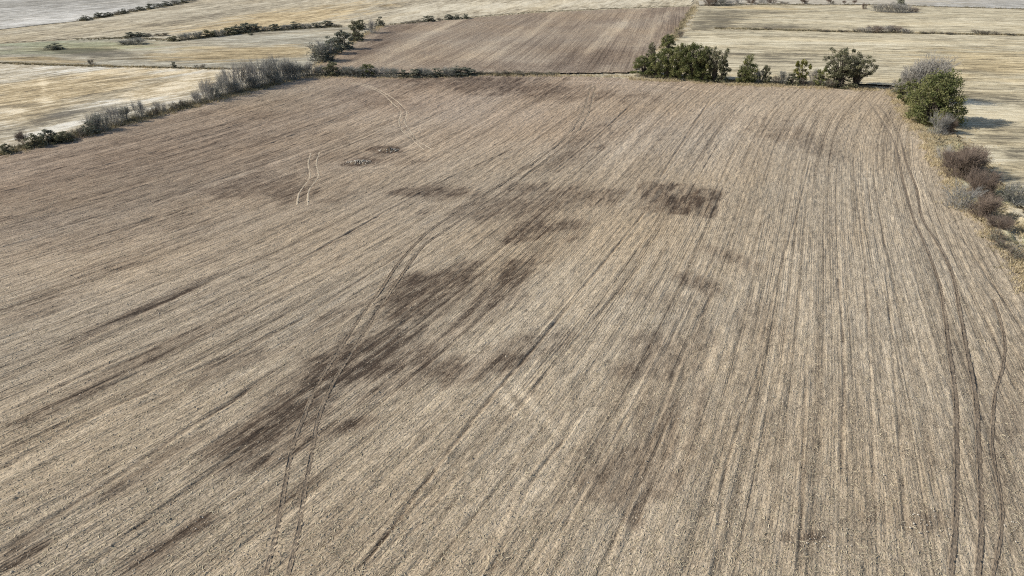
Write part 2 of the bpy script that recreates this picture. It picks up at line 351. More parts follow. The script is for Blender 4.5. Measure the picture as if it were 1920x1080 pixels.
def smooth_line(pts, step):
    g = np.array([at(*p) for p in pts]); g = g[np.argsort(g[:, 1])] if True else g
    t = np.concatenate([[0], np.cumsum(np.hypot(*np.diff(g, axis=0).T))])
    s = np.arange(0, t[-1], step)
    def cr(c):
        m = np.gradient(c, t); i = np.clip(np.searchsorted(t, s, 'right')-1, 0, len(t)-2); h = t[i+1]-t[i]; q = (s-t[i])/h
        return (2*q**3-3*q**2+1)*c[i]+(q**3-2*q**2+q)*h*m[i]+(-2*q**3+3*q**2)*c[i+1]+(q**3-q**2)*h*m[i+1]
    return np.stack([cr(g[:, 0]), cr(g[:, 1])], -1), s
def rut(pts, pale_, name, label, hw=.14):
    c, s = smooth_line(pts, .14); d = np.gradient(c, axis=0); d /= np.linalg.norm(d, axis=1)[:, None]
    nrm = np.stack([d[:, 1], -d[:, 0]], -1)
    wv = .03*(vn(s/1.3, s*0, 41)-.5)
    off = np.array([-hw-.11, -hw-.04, -hw, 0, hw, hw+.04, hw+.11])
    if pale_: prof = np.array([-.10, -.03, -.03, -.02, -.03, -.03, -.10])
    else: prof = np.array([-.10, .005, -.05, -.045, -.05, -.015, -.10])
    wear = np.clip((c[:, 1]-80)/80, 0, 1)*.35+.4*np.clip(vn(s/6, s*0, 44)-.5, 0, 1)   # older, washed stretches
    n = len(s); V = np.zeros((n, 7, 3))
    j = .08*(vn(s[:, None]/.5, np.arange(7)[None]*7., 42)-.5)
    V[..., :2] = c[:, None]+nrm[:, None]*(off[None]+j+wv[:, None])[..., None]
    zz = prof[None]+.045*(vn(s[:, None]/.35, np.arange(7)[None]*9., 43)-.5)*np.array([0, 1, .3, .3, .3, 1, 0])
    if not pale_:  # tyre lugs pressed into the floor of the rut
        lug = ((np.arange(n)//2) % 2)*.05; zz[:, 2] += lug; zz[:, 3] += np.roll(lug, 1)*.6; zz[:, 4] += lug
    V[..., 2] = hgt(V[..., 0], V[..., 1])+zz
    uv = np.stack([np.broadcast_to(off, (n, 7)), np.broadcast_to(s[:, None], (n, 7))], -1)
    o = obj(name, mesh(name, V, grid_faces(7, n), [M_RUT_PALE if pale_ else M_RUT], {'moist': np.zeros(n*7), 'pale': np.repeat(wear, 7)}, uv.reshape(-1, 2), False), field)
    o['label'] = label
for k, pts in enumerate(TR['dark']):
    rut(pts, False, 'wheel_rut', 'dark tyre-pressed wheel rut '+('winding through the middle of the field' if k < 2 else 'running along the right side of the field' if k < 4 else 'bending alone at the right picture edge'), .14 if k < 4 else .07)
for k, pts in enumerate(TR['pale']):
    rut(pts, True, 'wheel_mark', 'pale flattened wheel mark crossing the rows', .08 if k < 4 else .05)

# ------------------------------------------------------------------ the other fields
def sheet(name, polypx, mat, rowpx, res, label, lift=0., spots=(), rel=.06, polyg=None):
    poly = polyg or [at(*p) for p in polypx]; pa_ = np.array(poly)
    P, Q = at(*rowpx[0]), at(*rowpx[1]); an = math.atan2(Q[1]-P[1], Q[0]-P[0]); ca, sa = math.cos(an), math.sin(an)
    r = np.stack([pa_[:, 0]*ca+pa_[:, 1]*sa, -pa_[:, 0]*sa+pa_[:, 1]*ca], -1)
    v_ = np.arange(r[:, 0].min()-res, r[:, 0].max()+res, res*1.5); u_ = np.arange(r[:, 1].min()-res, r[:, 1].max()+res, res)
    U, Vv = np.meshgrid(u_, v_); X = Vv*ca-U*sa; Y = Vv*sa+U*ca
    m = inside(poly, X+.8*(vn(X/2, Y/2, 50)-.5), Y+.8*(vn(X/2, Y/2, 51)-.5))
    Z = hgt(X, Y)+lift+rel*(vn(U/1.5, Vv/8, 52)-.5)+rel*1.5*(vn(X/6, Y/6, 53)-.5)
    at_ = {n: np.zeros(X.shape) for n in ('moist', 'pale', 'gold', 'green')}
    px, py = pix(X, Y)
    for n, cx, cy, rx, ry, tl, st in spots:
        c, s_ = math.cos(math.radians(tl)), math.sin(math.radians(tl)); dx, dy = px-cx, py-cy
        e = np.sqrt(((dx*c+dy*s_)/rx)**2+((dy*c-dx*s_)/ry)**2)
        w = np.clip((1.4-e-1.0*(vn(U/3, Vv/16, 61)-.45)-.5*(vn(X/4, Y/4, 62)-.5))*1.4, 0, 1)
        at_[n] = np.maximum(at_[n], st*w)
    nv_, nu_ = X.shape; f4 = grid_faces(nu_, nv_); kp = m.ravel()[f4].all(1)
    f, r_ = compact(kp, f4, np.stack([X, Y, Z], -1).reshape(-1, 3), np.stack([U, Vv], -1).reshape(-1, 2), *[at_[n].ravel() for n in at_])
    o = obj(name, mesh(name, r_[0], f, [mat], dict(zip(at_, r_[2:])), r_[1], True), kind='structure'); o['label'] = label
    return o
sheet('stubble_field', [(-220,345),(0,287),(250,223),(400,184),(548,147),(582,137),(500,131),(400,129),(250,126),(100,122),(0,119),(-220,112)], M_LEFT, ((0,236),(300,183)), .8,
      'pale stubble field with white and yellow streaks behind the left hedge', .0,
      [('gold',120,170,220,22,-8,.9),('gold',330,165,110,16,-12,.6),('pale',210,135,260,10,1,.8),('pale',350,155,50,10,-22,.9),('pale',120,240,60,6,-14,.9),('pale',20,211,30,4,0,1.),
       ('moist',105,217,80,8,-10,.8),('pale',200,197,70,5,-10,.6),('pale',320,180,60,5,-15,.7),('moist',20,127,40,5,0,.5),('pale',83,170,5,18,0,.9),('pale',88,195,9,5,0,.9),('pale',240,182,14,4,-10,.8),('gold',60,215,90,18,-14,.6)])
sheet('stubble_field', [(-220,111),(0,117),(100,120.5),(250,124.5),(400,127.5),(575,131),(598,116),(655,80),(712,47),(640,50),(500,58),(340,76),(240,71),(140,74),(0,82),(-220,92)], M_LEFT2, ((300,105),(560,98)), 1.0,
      'uneven stubble field with greenish and bare patches between two hedgerows on the left', .0,
      [('moist',190,104,66,9,3,1.),('green',120,88,160,9,0,.9),('green',60,100,90,6,0,.7),('gold',450,104,150,14,-2,.9),('pale',330,93,100,6,-3,.7),('gold',60,115,80,4,2,.8),('pale',560,66,90,5,-4,.6),('moist',100,115,50,3,2,.5),('pale',600,95,30,14,-40,.7)])
sheet('stubble_field', [(-220,91),(0,81),(140,73),(240,70),(340,75),(500,57),(640,49),(714,46),(840,35.5),(1000,22.5),(1300,10.5),(1310,-55),(384,-55),(380,-10),(352,5),(160,39),(0,57),(-220,76)], M_GOLD, ((250,50),(560,5)), 1.6,
      'broad golden stubble field beyond the left hedgerows', .0,
      [('gold',520,36,160,14,-8,.9),('moist',330,42,60,5,-10,.5),('pale',700,35,160,5,-8,.6),('moist',720,14,50,5,-8,.4),('pale',1000,8,300,7,-2,.8),('moist',340,5,30,4,0,.3)])
sheet('stubble_field', [(-220,75),(0,56),(160,38),(350,4),(378,-10),(382,-55),(-220,-55)], M_WHITE, ((0,30),(200,12)), 2.,
      'whitish grey field in the far left corner', .0, [('moist',90,8,140,6,-3,.5),('pale',120,34,150,6,-6,.6)])
sheet('tilled_field', [(584,136),(600,117),(657,80),(714,48),(840,37),(1000,24),(1301,11.5),(1284,40),(1260,75),(1228,97),(1192,136),(1060,137.5),(900,136.5),(750,137)], M_SOIL_FAR, ((863,109),(953,57)), .7,
      'brown tilled field sloping away behind the far hedge', .0,
      [('pale',810,62,100,6,-27,1.),('pale',1160,50,110,9,-38,.9),('pale',1010,50,120,6,-33,.8),('pale',900,95,110,6,-29,.7),('pale',1240,40,70,5,-50,.6),('pale',760,108,90,3,-25,.6),('moist',720,70,60,12,-30,.5),('moist',1120,112,90,16,-10,.45),('moist',1260,50,20,24,30,.4),('moist',950,122,160,8,2,.3),('moist',1180,30,90,7,-10,.3)])
R1 = [(1194,136),(1230,97),(1262,75),(1286,57),(1450,56.5),(1600,60.5),(1920,66.5),(2160,73),(2160,640),(2050,560),(1945,430),(1905,390),(1870,340),(1800,268),(1770,225),(1700,172),(1670,160),(1500,154),(1380,150),(1300,144)]
sheet('stubble_field', R1, M_RIGHT, ((1300,75),(1900,84)), .8, 'straw coloured stubble field behind the green trees on the right', .0,
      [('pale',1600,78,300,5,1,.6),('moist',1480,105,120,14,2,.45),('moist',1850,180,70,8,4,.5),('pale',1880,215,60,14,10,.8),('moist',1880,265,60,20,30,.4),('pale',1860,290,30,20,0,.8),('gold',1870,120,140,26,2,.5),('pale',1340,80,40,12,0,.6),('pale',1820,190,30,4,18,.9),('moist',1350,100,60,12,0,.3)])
sheet('stubble_field', [(1288,56.5),(1304,12),(1450,9),(1650,10),(1920,18),(2160,26),(2160,71),(1920,65),(1600,59.5),(1450,55.5)], M_RIGHT, ((1300,40),(1900,45)), 1.2, 'long stubble strip with a brown bare corner beyond the low scrub line', .0,
      [('moist',1345,38,50,14,-10,.9),('moist',1420,50,110,5,1,.7),('moist',1420,22,90,4,0,.7),('gold',1430,15,80,3,1,.7),('pale',1700,42,200,5,1,.5)])
sheet('stubble_field', [(1308,11),(1450,8),(1650,9),(1920,17),(2160,25),(2160,-55),(1311,-55)], M_WHITE, ((1500,4),(1900,10)), 2., 'farthest pale field along the top edge on the right', .0, [('gold',1500,4,300,8,0,.6)])

# rough bank along the right edge, with a washed-out ditch
bank = [(1920,500),(1866,436),(1828,404),(1793,357),(1760,297),(1736,260),(1710,220),(1694,196),(1666,166),(1672,160),(1702,172),(1772,225),(1802,268),(1872,340),(1907,390),(1947,430),(2052,560),(2120,640),(2050,660)]
def bank_sheet():
    poly = [at(*p) for p in bank]; a_ = np.array(poly)
    X, Y = np.meshgrid(np.arange(a_[:, 0].min(), a_[:, 0].max(), .22), np.arange(a_[:, 1].min(), a_[:, 1].max(), .22))
    m = inside(poly, X+1.2*(vn(X/1.5, Y/1.5, 71)-.5), Y+1.2*(vn(X/1.5, Y/1.5, 72)-.5))
    g = line_x([p for p in ((1990,560),(1935,480),(1900,420),(1862,385),(1800,300),(1770,270),(1735,215),(1690,172))])
    d = np.abs(X-np.interp(Y, g[:, 1], g[:, 0]))
    amp = np.clip((135-Y)/30, .35, 1)
    Z = hgt(X, Y)-.9*amp*np.exp(-(d/1.1)**2)+amp*(.55*(vn(X/3.2, Y/3.2, 73)-.35)+.35*(vn(X/1.1, Y/1.1, 74)-.5)+.14*(vn(X/.45, Y/.45, 75)-.5))
    at_ = {'moist': .9*np.exp(-(d/.8)**2)*vn(X/2, Y/2, 76)+.6*np.clip(vn(X/3, Y/3, 78)-.55, 0, 1)*2, 'pale': .8*np.clip(vn(X/2.4, Y/2.4, 77)-.45, 0, 1)*2, 'gold': np.clip(vn(X/4, Y/4, 79)-.4, 0, 1), 'green': np.clip(vn(X/5, Y/5, 80)-.45, 0, 1)*2}
    nv_, nu_ = X.shape; f4 = grid_faces(nu_, nv_); kp = m.ravel()[f4].all(1)
    f, r_ = compact(kp, f4, np.stack([X, Y, Z], -1).reshape(-1, 3), np.stack([X, Y], -1).reshape(-1, 2), *[at_[n].ravel() for n in at_])
    o = obj('grassy_bank', mesh('grassy_bank', r_[0], f, [M_BASE], dict(zip(at_, r_[2:])), r_[1], True), kind='structure')
    o['label'] = 'rough washed-out grassy bank along the right field edge'
bank_sheet()

# ------------------------------------------------------------------ plant materials
def leaf_mat(name, c1, c2, tr=.25):
    a = N(name); t = a.attr('tint'); r = a.n('ObjectInfo').outputs['Random']
    c = a.mix(t, c1, c2); c = a.mix(a.math('MULTIPLY', r, .5), c, a.mix(1., c, (.78, .82, .85), 'MULTIPLY'))
    a.l(c, a.b.inputs['Base Color']); a.b.inputs['Roughness'].default_value = .7
    tb = a.n('BsdfTranslucent'); a.l(c, tb.inputs[0]); ms = a.n('MixShader'); ms.inputs[0].default_value = tr
    a.l(a.b.outputs[0], ms.inputs[1]); a.l(tb.outputs[0], ms.inputs[2]); a.l(ms.outputs[0], a.out.inputs[0]); return a.m
def wood_mat(name, c1, c2):
    a = N(name); tc = a.n('TexCoord').outputs['Object']; r = a.n('ObjectInfo').outputs['Random']
    c = a.mix(a.noise(tc, (6, 6, 3), 3), c1, c2); c = a.mix(a.math('MULTIPLY', r, .5), c, a.mix(1., c, (.80, .80, .82), 'MULTIPLY'))
    a.l(c, a.b.inputs['Base Color']); return a.m
L_GREEN = leaf_mat('leaf_green', (.090, .112, .043), (.28, .275, .12), .38)
L_OLIVE = leaf_mat('leaf_olive', (.10, .105, .062), (.23, .22, .135))
L_DARK = leaf_mat('leaf_grey_green', (.125, .133, .10), (.27, .27, .205))  # haze on the distant shrubs is put into this lightened leaf colour
L_YEL = leaf_mat('leaf_yellow_green', (.10, .11, .03), (.26, .24, .07))
W_BARK = wood_mat('bark', (.07, .058, .046), (.17, .145, .118))
W_GREY = wood_mat('twig_grey', (.26, .247, .222), (.47, .445, .40))
W_BLUE = wood_mat('twig_blue_grey', (.22, .217, .20), (.42, .41, .375))
W_BROWN = wood_mat('twig_brown', (.15, .115, .092), (.31, .25, .205))
G_DRY = leaf_mat('dry_grass_blade', (.36, .285, .165), (.66, .56, .37), .2)
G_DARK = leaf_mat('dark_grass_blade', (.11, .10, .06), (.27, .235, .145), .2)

# ------------------------------------------------------------------ plant prototypes (unit height)
def unit(v): return v/np.linalg.norm(v)
class Wood:
    def __init__(s): s.segs = []
    def seg(s, p, q, r0, r1): s.segs.append((p, q, r0, r1))
    def build(s, name, mat, k=4):
        A = np.array([np.concatenate([p, q, [a, b]]) for p, q, a, b in s.segs])
        P, Q, r0, r1 = A[:, :3], A[:, 3:6], A[:, 6], A[:, 7]; d = Q-P; d /= np.linalg.norm(d, axis=1)[:, None]+1e-9
        ref = np.where(np.abs(d[:, 2:3]) < .9, [[0, 0, 1.]], [[1., 0, 0]]); a = np.cross(d, ref); a /= np.linalg.norm(a, axis=1)[:, None]; b = np.cross(d, a)
        an = np.arange(k)*2*math.pi/k; ring = a[:, None]*np.cos(an)[None, :, None]+b[:, None]*np.sin(an)[None, :, None]
        V = np.concatenate([P[:, None]+ring*r0[:, None, None], Q[:, None]+ring*r1[:, None, None]], 1)
        i = np.arange(k); j = (i+1) % k; fq = np.stack([i, j, j+k, i+k], -1)
        F = (np.arange(len(A))[:, None, None]*2*k+fq[None]).reshape(-1, 4)
        return mesh(name, V.reshape(-1, 3), F, [mat], smooth=k > 3)
def grow(rng, w, p, d, L, r, depth, spread, up, tips, nseg=3, twigs=None, kids=(2, 4), minr=.0016):
    q = p.copy(); dd = d.copy()
    for i in range(nseg):
        dd = unit(dd+rng.normal(0, .13, 3)+np.array([0, 0, up])); n = q+dd*L/nseg; ra = r*(1-.45*i/nseg); rb = r*(1-.45*(i+1)/nseg)
        w.seg(q, n, ra, rb); q = n
        if depth > 0 and i >= nseg-2:
            for _ in range(rng.integers(*kids)):
                side = unit(np.cross(dd, rng.normal(0, 1, 3))); grow(rng, w, q, unit(dd+side*spread*rng.uniform(.5, 1.2)), L*rng.uniform(.5, .78), max(rb*.62, minr), depth-1, spread, up, tips, max(2, nseg-1), twigs, kids, minr)
    if depth <= 1: tips.append(q)
def leaves(name, mat, C, sz, rng, tint=None, aspect=1.5):
    n = len(C); a = rng.normal(0, 1, (n, 3)); a /= np.linalg.norm(a, axis=1)[:, None]; b = np.cross(a, rng.normal(0, 1, (n, 3))); b /= np.linalg.norm(b, axis=1)[:, None]
    s = sz*rng.uniform(.6, 1.35, n)[:, None]
    V = np.stack([C-a*s*aspect*.5, C+b*s*.5, C+a*s*aspect*.5, C-b*s*.5], 1).reshape(-1, 3)
    F = np.arange(4*n).reshape(-1, 4); t = rng.random(n) if tint is None else np.clip(tint+rng.normal(0, .18, n), 0, 1)
    return mesh(name, V, F, [mat], {'tint': np.repeat(t, 4)})
def norm_unit(segs_or_pts): pass

PROTO = {}
def bare_bush(seed, wood, stems=16, lean=.55, dense=1.0, leaf=None):
    """leafless shrub: many stems fanning from the ground, forked into fine twigs"""
    r = np.random.default_rng(seed); w = Wood(); tw = Wood(); base = []
    for i in range(stems):
        an = r.uniform(0, 2*math.pi); ro = .22*math.sqrt(r.random()); p = np.array([math.cos(an)*ro, math.sin(an)*ro, -.03])
        d = unit(np.array([math.cos(an)*lean*r.uniform(.2, 1.1), math.sin(an)*lean*r.uniform(.2, 1.1), 1.])); L = r.uniform(.35, .62); rad = r.uniform(.008, .014)
        q = p
        for k in range(3):
            d = unit(d+r.normal(0, .12, 3)); n = q+d*L/3; w.seg(q, n, rad*(1-.25*k), rad*(1-.25*(k+1))); q = n
            for _ in range(int((4+3*k)*dense)):
                e = unit(d+r.normal(0, .42, 3)+[0, 0, .1]); l = r.uniform(.16, .40); m_ = q+e*l*.55; tw.seg(q, m_, .0050, .0038)
                for _ in range(3):
                    e2 = unit(e+r.normal(0, .42, 3)); tw.seg(m_, m_+e2*l*r.uniform(.4, .8), .0036, .0018)
    for _ in range(int(160*dense)):   # low tangle
        an = r.uniform(0, 6.283); ro = .42*math.sqrt(r.random()); p = np.array([math.cos(an)*ro, math.sin(an)*ro, -.02]); e = unit(np.array([math.cos(an)*.5, math.sin(an)*.5, .8])+r.normal(0, .35, 3)); tw.seg(p, p+e*r.uniform(.12, .36), .0055, .0028)
    zmax = np.quantile([s[1][2] for s in tw.segs], .985); xr = np.quantile([np.hypot(s[1][0], s[1][1]) for s in tw.segs], .97)
    parts = []
    for W_, nm in ((w, 'stem'), (tw, 'twig')):
        me = W_.build(nm, wood, 3); c = np.zeros(len(me.vertices)*3, np.float32); me.vertices.foreach_get('co', c); c = c.reshape(-1, 3); c[:, 2] /= zmax; c[:, :2] /= 2*xr; me.vertices.foreach_set('co', c.ravel()); parts.append((nm, me))
    if leaf:
        ends = np.array([s[1] for s in tw.segs]); k = r.choice(len(ends), min(len(ends), 700)); C = ends[k]+r.normal(0, .02, (len(k), 3)); C[:, 2] /= zmax; C[:, :2] /= 2*xr; C = C[C[:, 2] < .85]
        parts.append(('foliage', leaves('foliage', leaf, C, .035, r)))
    return parts
def leafy(seed, leafm, n=2600, trunk=.22, shape='round', sz=.042, clumps=26, hollow=0., stemn=3, fill=1.0, low=1.0):
    """leafed shrub or tree: forked stems, leaf clumps spread unevenly through the crown"""
    r = np.random.default_rng(seed); w = Wood(); cl = []
    for i in range(clumps):
        for _ in range(50):
            t = r.random()**low; z = trunk+(1-trunk)*t
            R = {'round': .5*math.sqrt(max(.02, 1-(2*t-.9)**2*.85)), 'cone': .5*(1-.75*t)*(.6+.4*min(1, t*5)), 'vase': .22+.30*math.sin(min(1, t*1.25)*math.pi*.62), 'dome': .5*math.sqrt(max(.02, 1-t*t*.92))}[shape]
            a = r.uniform(0, 6.283); ro = R*math.sqrt(r.random()); c = np.array([math.cos(a)*ro, math.sin(a)*ro, z])
            if all(np.linalg.norm((c-q)*[1, 1, .8]) > .11 for q in cl): break
        cl.append(c)
    cl = np.array(cl); pts = []; tint = []
    for c in cl:
        m_ = int(n/clumps*r.uniform(.5, 1.5)); s = r.uniform(.085, .155)*fill; v = r.normal(0, 1, (m_, 3)); v /= np.linalg.norm(v, axis=1)[:, None]; q = c+v*(s*r.random((m_, 1))**.6)*[1, 1, .85]
        pts.append(q); tint.append(np.full(m_, r.uniform(.1, .9)))
    stems = [np.array([r.normal(0, .05), r.normal(0, .05), 0]) for _ in range(stemn)]
    for c in cl:
        b = stems[r.integers(stemn)]; mid = b+(c-b)*.45+np.array([0, 0, .10])+r.normal(0, .03, 3); mid[:2] *= .7; b0 = b.copy(); b0[2] = -.02
        w.seg(b0, mid, .017, .009); w.seg(mid, c, .009, .004)
        for _ in range(5): w.seg(c, c+r.normal(0, .055, 3), .004, .0015)
    P = np.concatenate(pts); tint = np.concatenate(tint); kk = P[:, 2] > .015; P = P[kk]; tint = tint[kk]
    zq = np.quantile(P[:, 2], .985); rq = 2*np.quantile(np.hypot(P[:, 0], P[:, 1]), .97); sc_ = np.array([1/rq, 1/rq, 1/zq]); P = P*sc_
    w.segs = [(a_*sc_, b_*sc_, c_, d_) for a_, b_, c_, d_ in w.segs]
    return [('trunk', w.build('trunk', W_BARK, 4)), ('crown', leaves('crown', leafm, P, sz, r, tint))]
def bare_tree(seed, wood):
    r = np.random.default_rng(seed); w = Wood(); tw = Wood(); tips = []
    for k in range(3):
        a = k*2.1+r.uniform(-.3, .3); grow(r, w, np.array([0, 0, -.02]), unit(np.array([math.cos(a)*.35, math.sin(a)*.35, 1])), .36, .024, 3, .62, .05, tips, 3, kids=(2, 4))
    for p in tips:
        for _ in range(3):
            e = unit(unit(p-np.array([0, 0, .2]))+r.normal(0, .5, 3)); q = p+e*r.uniform(.05, .12); tw.seg(p, q, .0035, .0022)
            for _ in range(2): tw.seg(q, q+unit(e+r.normal(0, .5, 3))*r.uniform(.03, .08), .0024, .0014)
    zmax = max(s[1][2] for s in tw.segs); xr = np.quantile([np.hypot(s[1][0], s[1][1]) for s in tw.segs], .97); parts = []
    for W_, nm, k in ((w, 'trunk', 4), (tw, 'twig', 3)):
        me = W_.build(nm, wood, k); c = np.zeros(len(me.vertices)*3, np.float32); me.vertices.foreach_get('co', c); c = c.reshape(-1, 3); c[:, 2] /= zmax; c[:, :2] /= 2*xr; me.vertices.foreach_set('co', c.ravel()); parts.append((nm, me))
    return parts
def proto(key, fn, n):
    PROTO[key] = [fn(1000+hash_(key)+i*17) for i in range(n)]
def hash_(s): return sum(ord(c)*(i+3) for i, c in enumerate(s)) % 900
proto('grey', lambda s: bare_bush(s, W_GREY, 14, .5, .8), 3)
proto('blue', lambda s: bare_bush(s, W_BLUE, 15, .45, .85), 3)
proto('brown', lambda s: bare_bush(s, W_BROWN, 18, .6, 1.2), 3)
proto('mixed', lambda s: bare_bush(s, W_BLUE, 14, .5, 1.0, L_DARK), 3)
proto('thick', lambda s: bare_bush(s, W_BROWN, 26, .6, 1.7), 3)
proto('low', lambda s: bare_bush(s, W_BROWN, 14, .9, .8, L_DARK), 2)
proto('sapling', lambda s: bare_tree(s, W_BROWN), 1)
proto('baretree', lambda s: bare_tree(s, W_GREY), 2)
proto('green', lambda s: leafy(s, L_GREEN, 5200, .02, 'dome', .034, 46), 3)
proto('dark', lambda s: leafy(s, L_DARK, 2600, .01, 'dome', .050, 46, low=1.5), 3)
proto('olive', lambda s: leafy(s, L_OLIVE, 3000, .01, 'dome', .043, 46, low=1.4), 3)
proto('tree', lambda s: leafy(s, L_GREEN, 9000, .03, 'round', .028, 70), 4)
proto('bigtree', lambda s: leafy(s, L_GREEN, 15000, .02, 'dome', .023, 120, fill=.95, low=.8), 1)
proto('conetree', lambda s: leafy(s, L_GREEN, 5200, .04, 'cone', .030, 52), 1)
proto('yellow', lambda s: leafy(s, L_YEL, 3000, .22, 'round', .036, 26, fill=.9), 2)
proto('open', lambda s: leafy(s, L_OLIVE, 5600, .30, 'vase', .024, 64, stemn=4, fill=.72), 2)
NAME = dict(grey='bare_shrub', blue='bare_shrub', brown='bare_shrub', thick='bare_shrub', mixed='bare_shrub', low='low_shrub', sapling='bare_sapling', baretree='bare_tree', green='leafy_shrub', dark='leafy_shrub', olive='leafy_shrub', tree='leafy_tree', bigtree='leafy_tree', conetree='leafy_tree', yellow='young_tree', open='open_crowned_tree')
CAT = dict(bare_shrub='shrub', low_shrub='shrub', bare_sapling='tree', bare_tree='tree', leafy_shrub='shrub', leafy_tree='tree', young_tree='tree', open_crowned_tree='tree')
CNT = {}
def plant(key, px, py, hp, wp, label, group=None):
    x, y = at(px, py); z = float(hgt(x, y)); dz = depth(px, py)
    H = hp*dz/FPX*1.02; Wd = wp*dz/FPX; i = CNT.get(key, 0); CNT[key] = i+1
    if key in ('tree', 'bigtree', 'green', 'open', 'conetree', 'yellow'): H *= .87
    dep = math.atan2(CAM_H, y); H = max(.5*H, H/math.cos(dep)-.18*Wd*math.tan(dep))
    nm = NAME[key]; o = bpy.data.objects.new(nm, None); COL.objects.link(o); o.empty_display_size = .3
    y += .10*Wd
    o.location = (x, y, z-.03); o.rotation_euler = (0, 0, random.uniform(0, 6.28)); o.scale = (Wd, Wd*random.uniform(.85, 1.1), H)
    o['label'] = label; o['category'] = CAT[nm]
    if group: o['group'] = group
    for pn, me in PROTO[key][i % len(PROTO[key])]:
        c = bpy.data.objects.new(pn, me); COL.objects.link(c); c.parent = o
        if pn in ('stem', 'twig', 'foliage'): c['kind'] = 'stuff'
    return o
ORD = ['nearest','second','third','fourth','fifth','sixth','seventh','eighth','ninth','tenth','eleventh','twelfth','thirteenth','fourteenth','fifteenth','sixteenth','seventeenth','eighteenth','nineteenth','twentieth']
def ordn(i, first='first'): return first if i == 0 else ORD[i]

# hedge along the left field edge
DESC = dict(grey='grey leafless shrub', blue='blue-grey leafless shrub', brown='brown leafless shrub', mixed='sparse grey shrub', low='low brown shrub', dark='dark grey-green shrub', olive='dull olive shrub', green='bright green shrub', sapling='thin bare sapling', tree='leafy green tree', yellow='small yellow-green tree')
def row_of(items, where, group, first='first', kh=.9, kw=1.3):
    cnt = {}; tot = {}; items = sorted(items, key=lambda q: q[1])
    for it in items: tot[it[0]] = tot.get(it[0], 0)+1
    for it in items:
        k, px, py, h, w = it; i = cnt.get(k, 0); cnt[k] = i+1
        if tot[k] == 1: lab = f'the only {DESC[k]} {where[0]}'
        else: lab = f'{DESC[k]}, {ordn(i, first)} {where[1]}'
        plant(k, px, py, h*kh, w*kw, lab, group)
row_of([('olive',12,288,18,24),('sapling',44,276,32,22),('olive',66,277,24,34),('dark',90,269,24,32),('olive',116,267,19,38),('low',142,259,18,36),
  ('dark',166,252,22,32),('mixed',190,245,36,36),('grey',172,247,30,34),('grey',212,236,38,40),('mixed',230,229,32,32),('blue',262,222,34,36),('low',285,218,18,28),
  ('grey',302,211,22,26),('low',326,206,14,26),('low',350,201,16,30),('grey',372,195,26,28),('grey',388,189,40,40),('mixed',402,184,26,28),('blue',418,179,42,34),
  ('grey',434,174,48,38),('grey',452,169,50,40),('mixed',440,174,24,34),('grey',472,165,52,42),('blue',490,161,50,40),('mixed',476,166,24,34),('blue',510,156,50,44),('blue',529,151,44,42),('mixed',512,157,26,36),('mixed',548,148,34,40),('blue',540,150,36,36),('mixed',566,143,24,34),('grey',582,141,28,26)],
  ('in the hedge along the left field edge', 'such one from the near end of the left hedge'), 'shrubs of the left hedge', kh=1.0, kw=1.12)
row_of([('mixed',602,141,20,32),('olive',622,141,26,30),('mixed',645,142,20,34),('mixed',666,143,22,32),('green',690,143,27,26),('mixed',680,144,22,30),('blue',712,144,22,34),('mixed',735,145,20,28),('dark',756,145,16,12),
  ('dark',780,145,16,28),('mixed',798,144,18,30),('dark',818,144,17,28),('mixed',842,143,20,30),('dark',860,142,18,30),('dark',880,141,14,28),('low',906,140,8,24),('low',940,140,10,26),('low',972,140,9,28),('low',1000,140,6,26),('low',1030,140,5,26)],
  ('in the hedge at the far end of the tilled field', 'such one from left in the far hedge'), 'shrubs of the far hedge')
row_of([('mixed',600,115,42,44),('dark',604,114,26,34),('dark',622,101,32,32),('dark',643,92,34,34),('olive',668,76,36,28),('olive',676,55,18,16),('grey',694,62,28,24),('dark',712,49,17,14)],
  ('on the left border of the back tilled field', 'such one from the near end left of the back field'), 'shrubs left of the back field')
row_of([('dark',803,40,11,22),('low',824,38,5,12),('dark',841,37,10,14),('dark',856,36,9,16),('dark',873,35,9,12),('low',780,42,5,24),('low',760,44,4,24)],
  ('on the upper left border of the back tilled field', 'such one from left above the back field'), 'small shrubs above the back field')
row_of([('mixed',236,84,10,26),('mixed',256,83,14,34),('dark',244,71,11,22),('dark',262,69,9,22),('low',284,68,7,22),('low',302,67,6,22),('olive',326,77,10,24),('mixed',346,74,13,26),('mixed',366,72,14,24),('olive',388,70,14,26),('mixed',408,68,14,26),
  ('olive',428,65,13,26),('dark',446,62,15,24),('dark',462,60,17,26),('dark',478,58,14,24),('mixed',497,58,10,18),('dark',514,57,12,20),('mixed',534,55,10,22),('dark',554,54,13,22),('mixed',574,53,10,22),('dark',592,52,10,20),('dark',612,50,11,24),('low',630,50,6,20),('dark',471,66,5,8)],
  ('in the hedgerow across the far left fields', 'from left in the far left hedgerow'), 'shrubs of the far left hedgerow')
row_of([('dark',161,38,9,18),('dark',186,32,9,18),('dark',202,30,7,14),('low',216,27,6,14),('dark',231,25,9,16),('low',247,21,6,14),('dark',262,19,7,14),('dark',280,16,9,16),('mixed',296,14,9,18),('dark',312,11,9,16),('mixed',328,8,9,18),('dark',343,5,8,16),('mixed',358,2,8,16),('dark',374,-1,8,16)],
  ('in the farthest hedgerow at top left', 'from left in the topmost left hedgerow'), 'shrubs of the farthest left hedgerow')
plant('dark', 100, 93, 11, 32, 'lone dark low shrub on the greenish patch at far left')
plant('low', 172, 121, 11, 18, 'small brown shrub below the dark bare patch on the left')
plant('dark', 326, 127, 11, 11, 'tiny dark shrub on the border line of the pale stubble field')
plant('low', 375, 128, 8, 24, 'reddish dry shrub right of the tiny dark shrub on the border line')

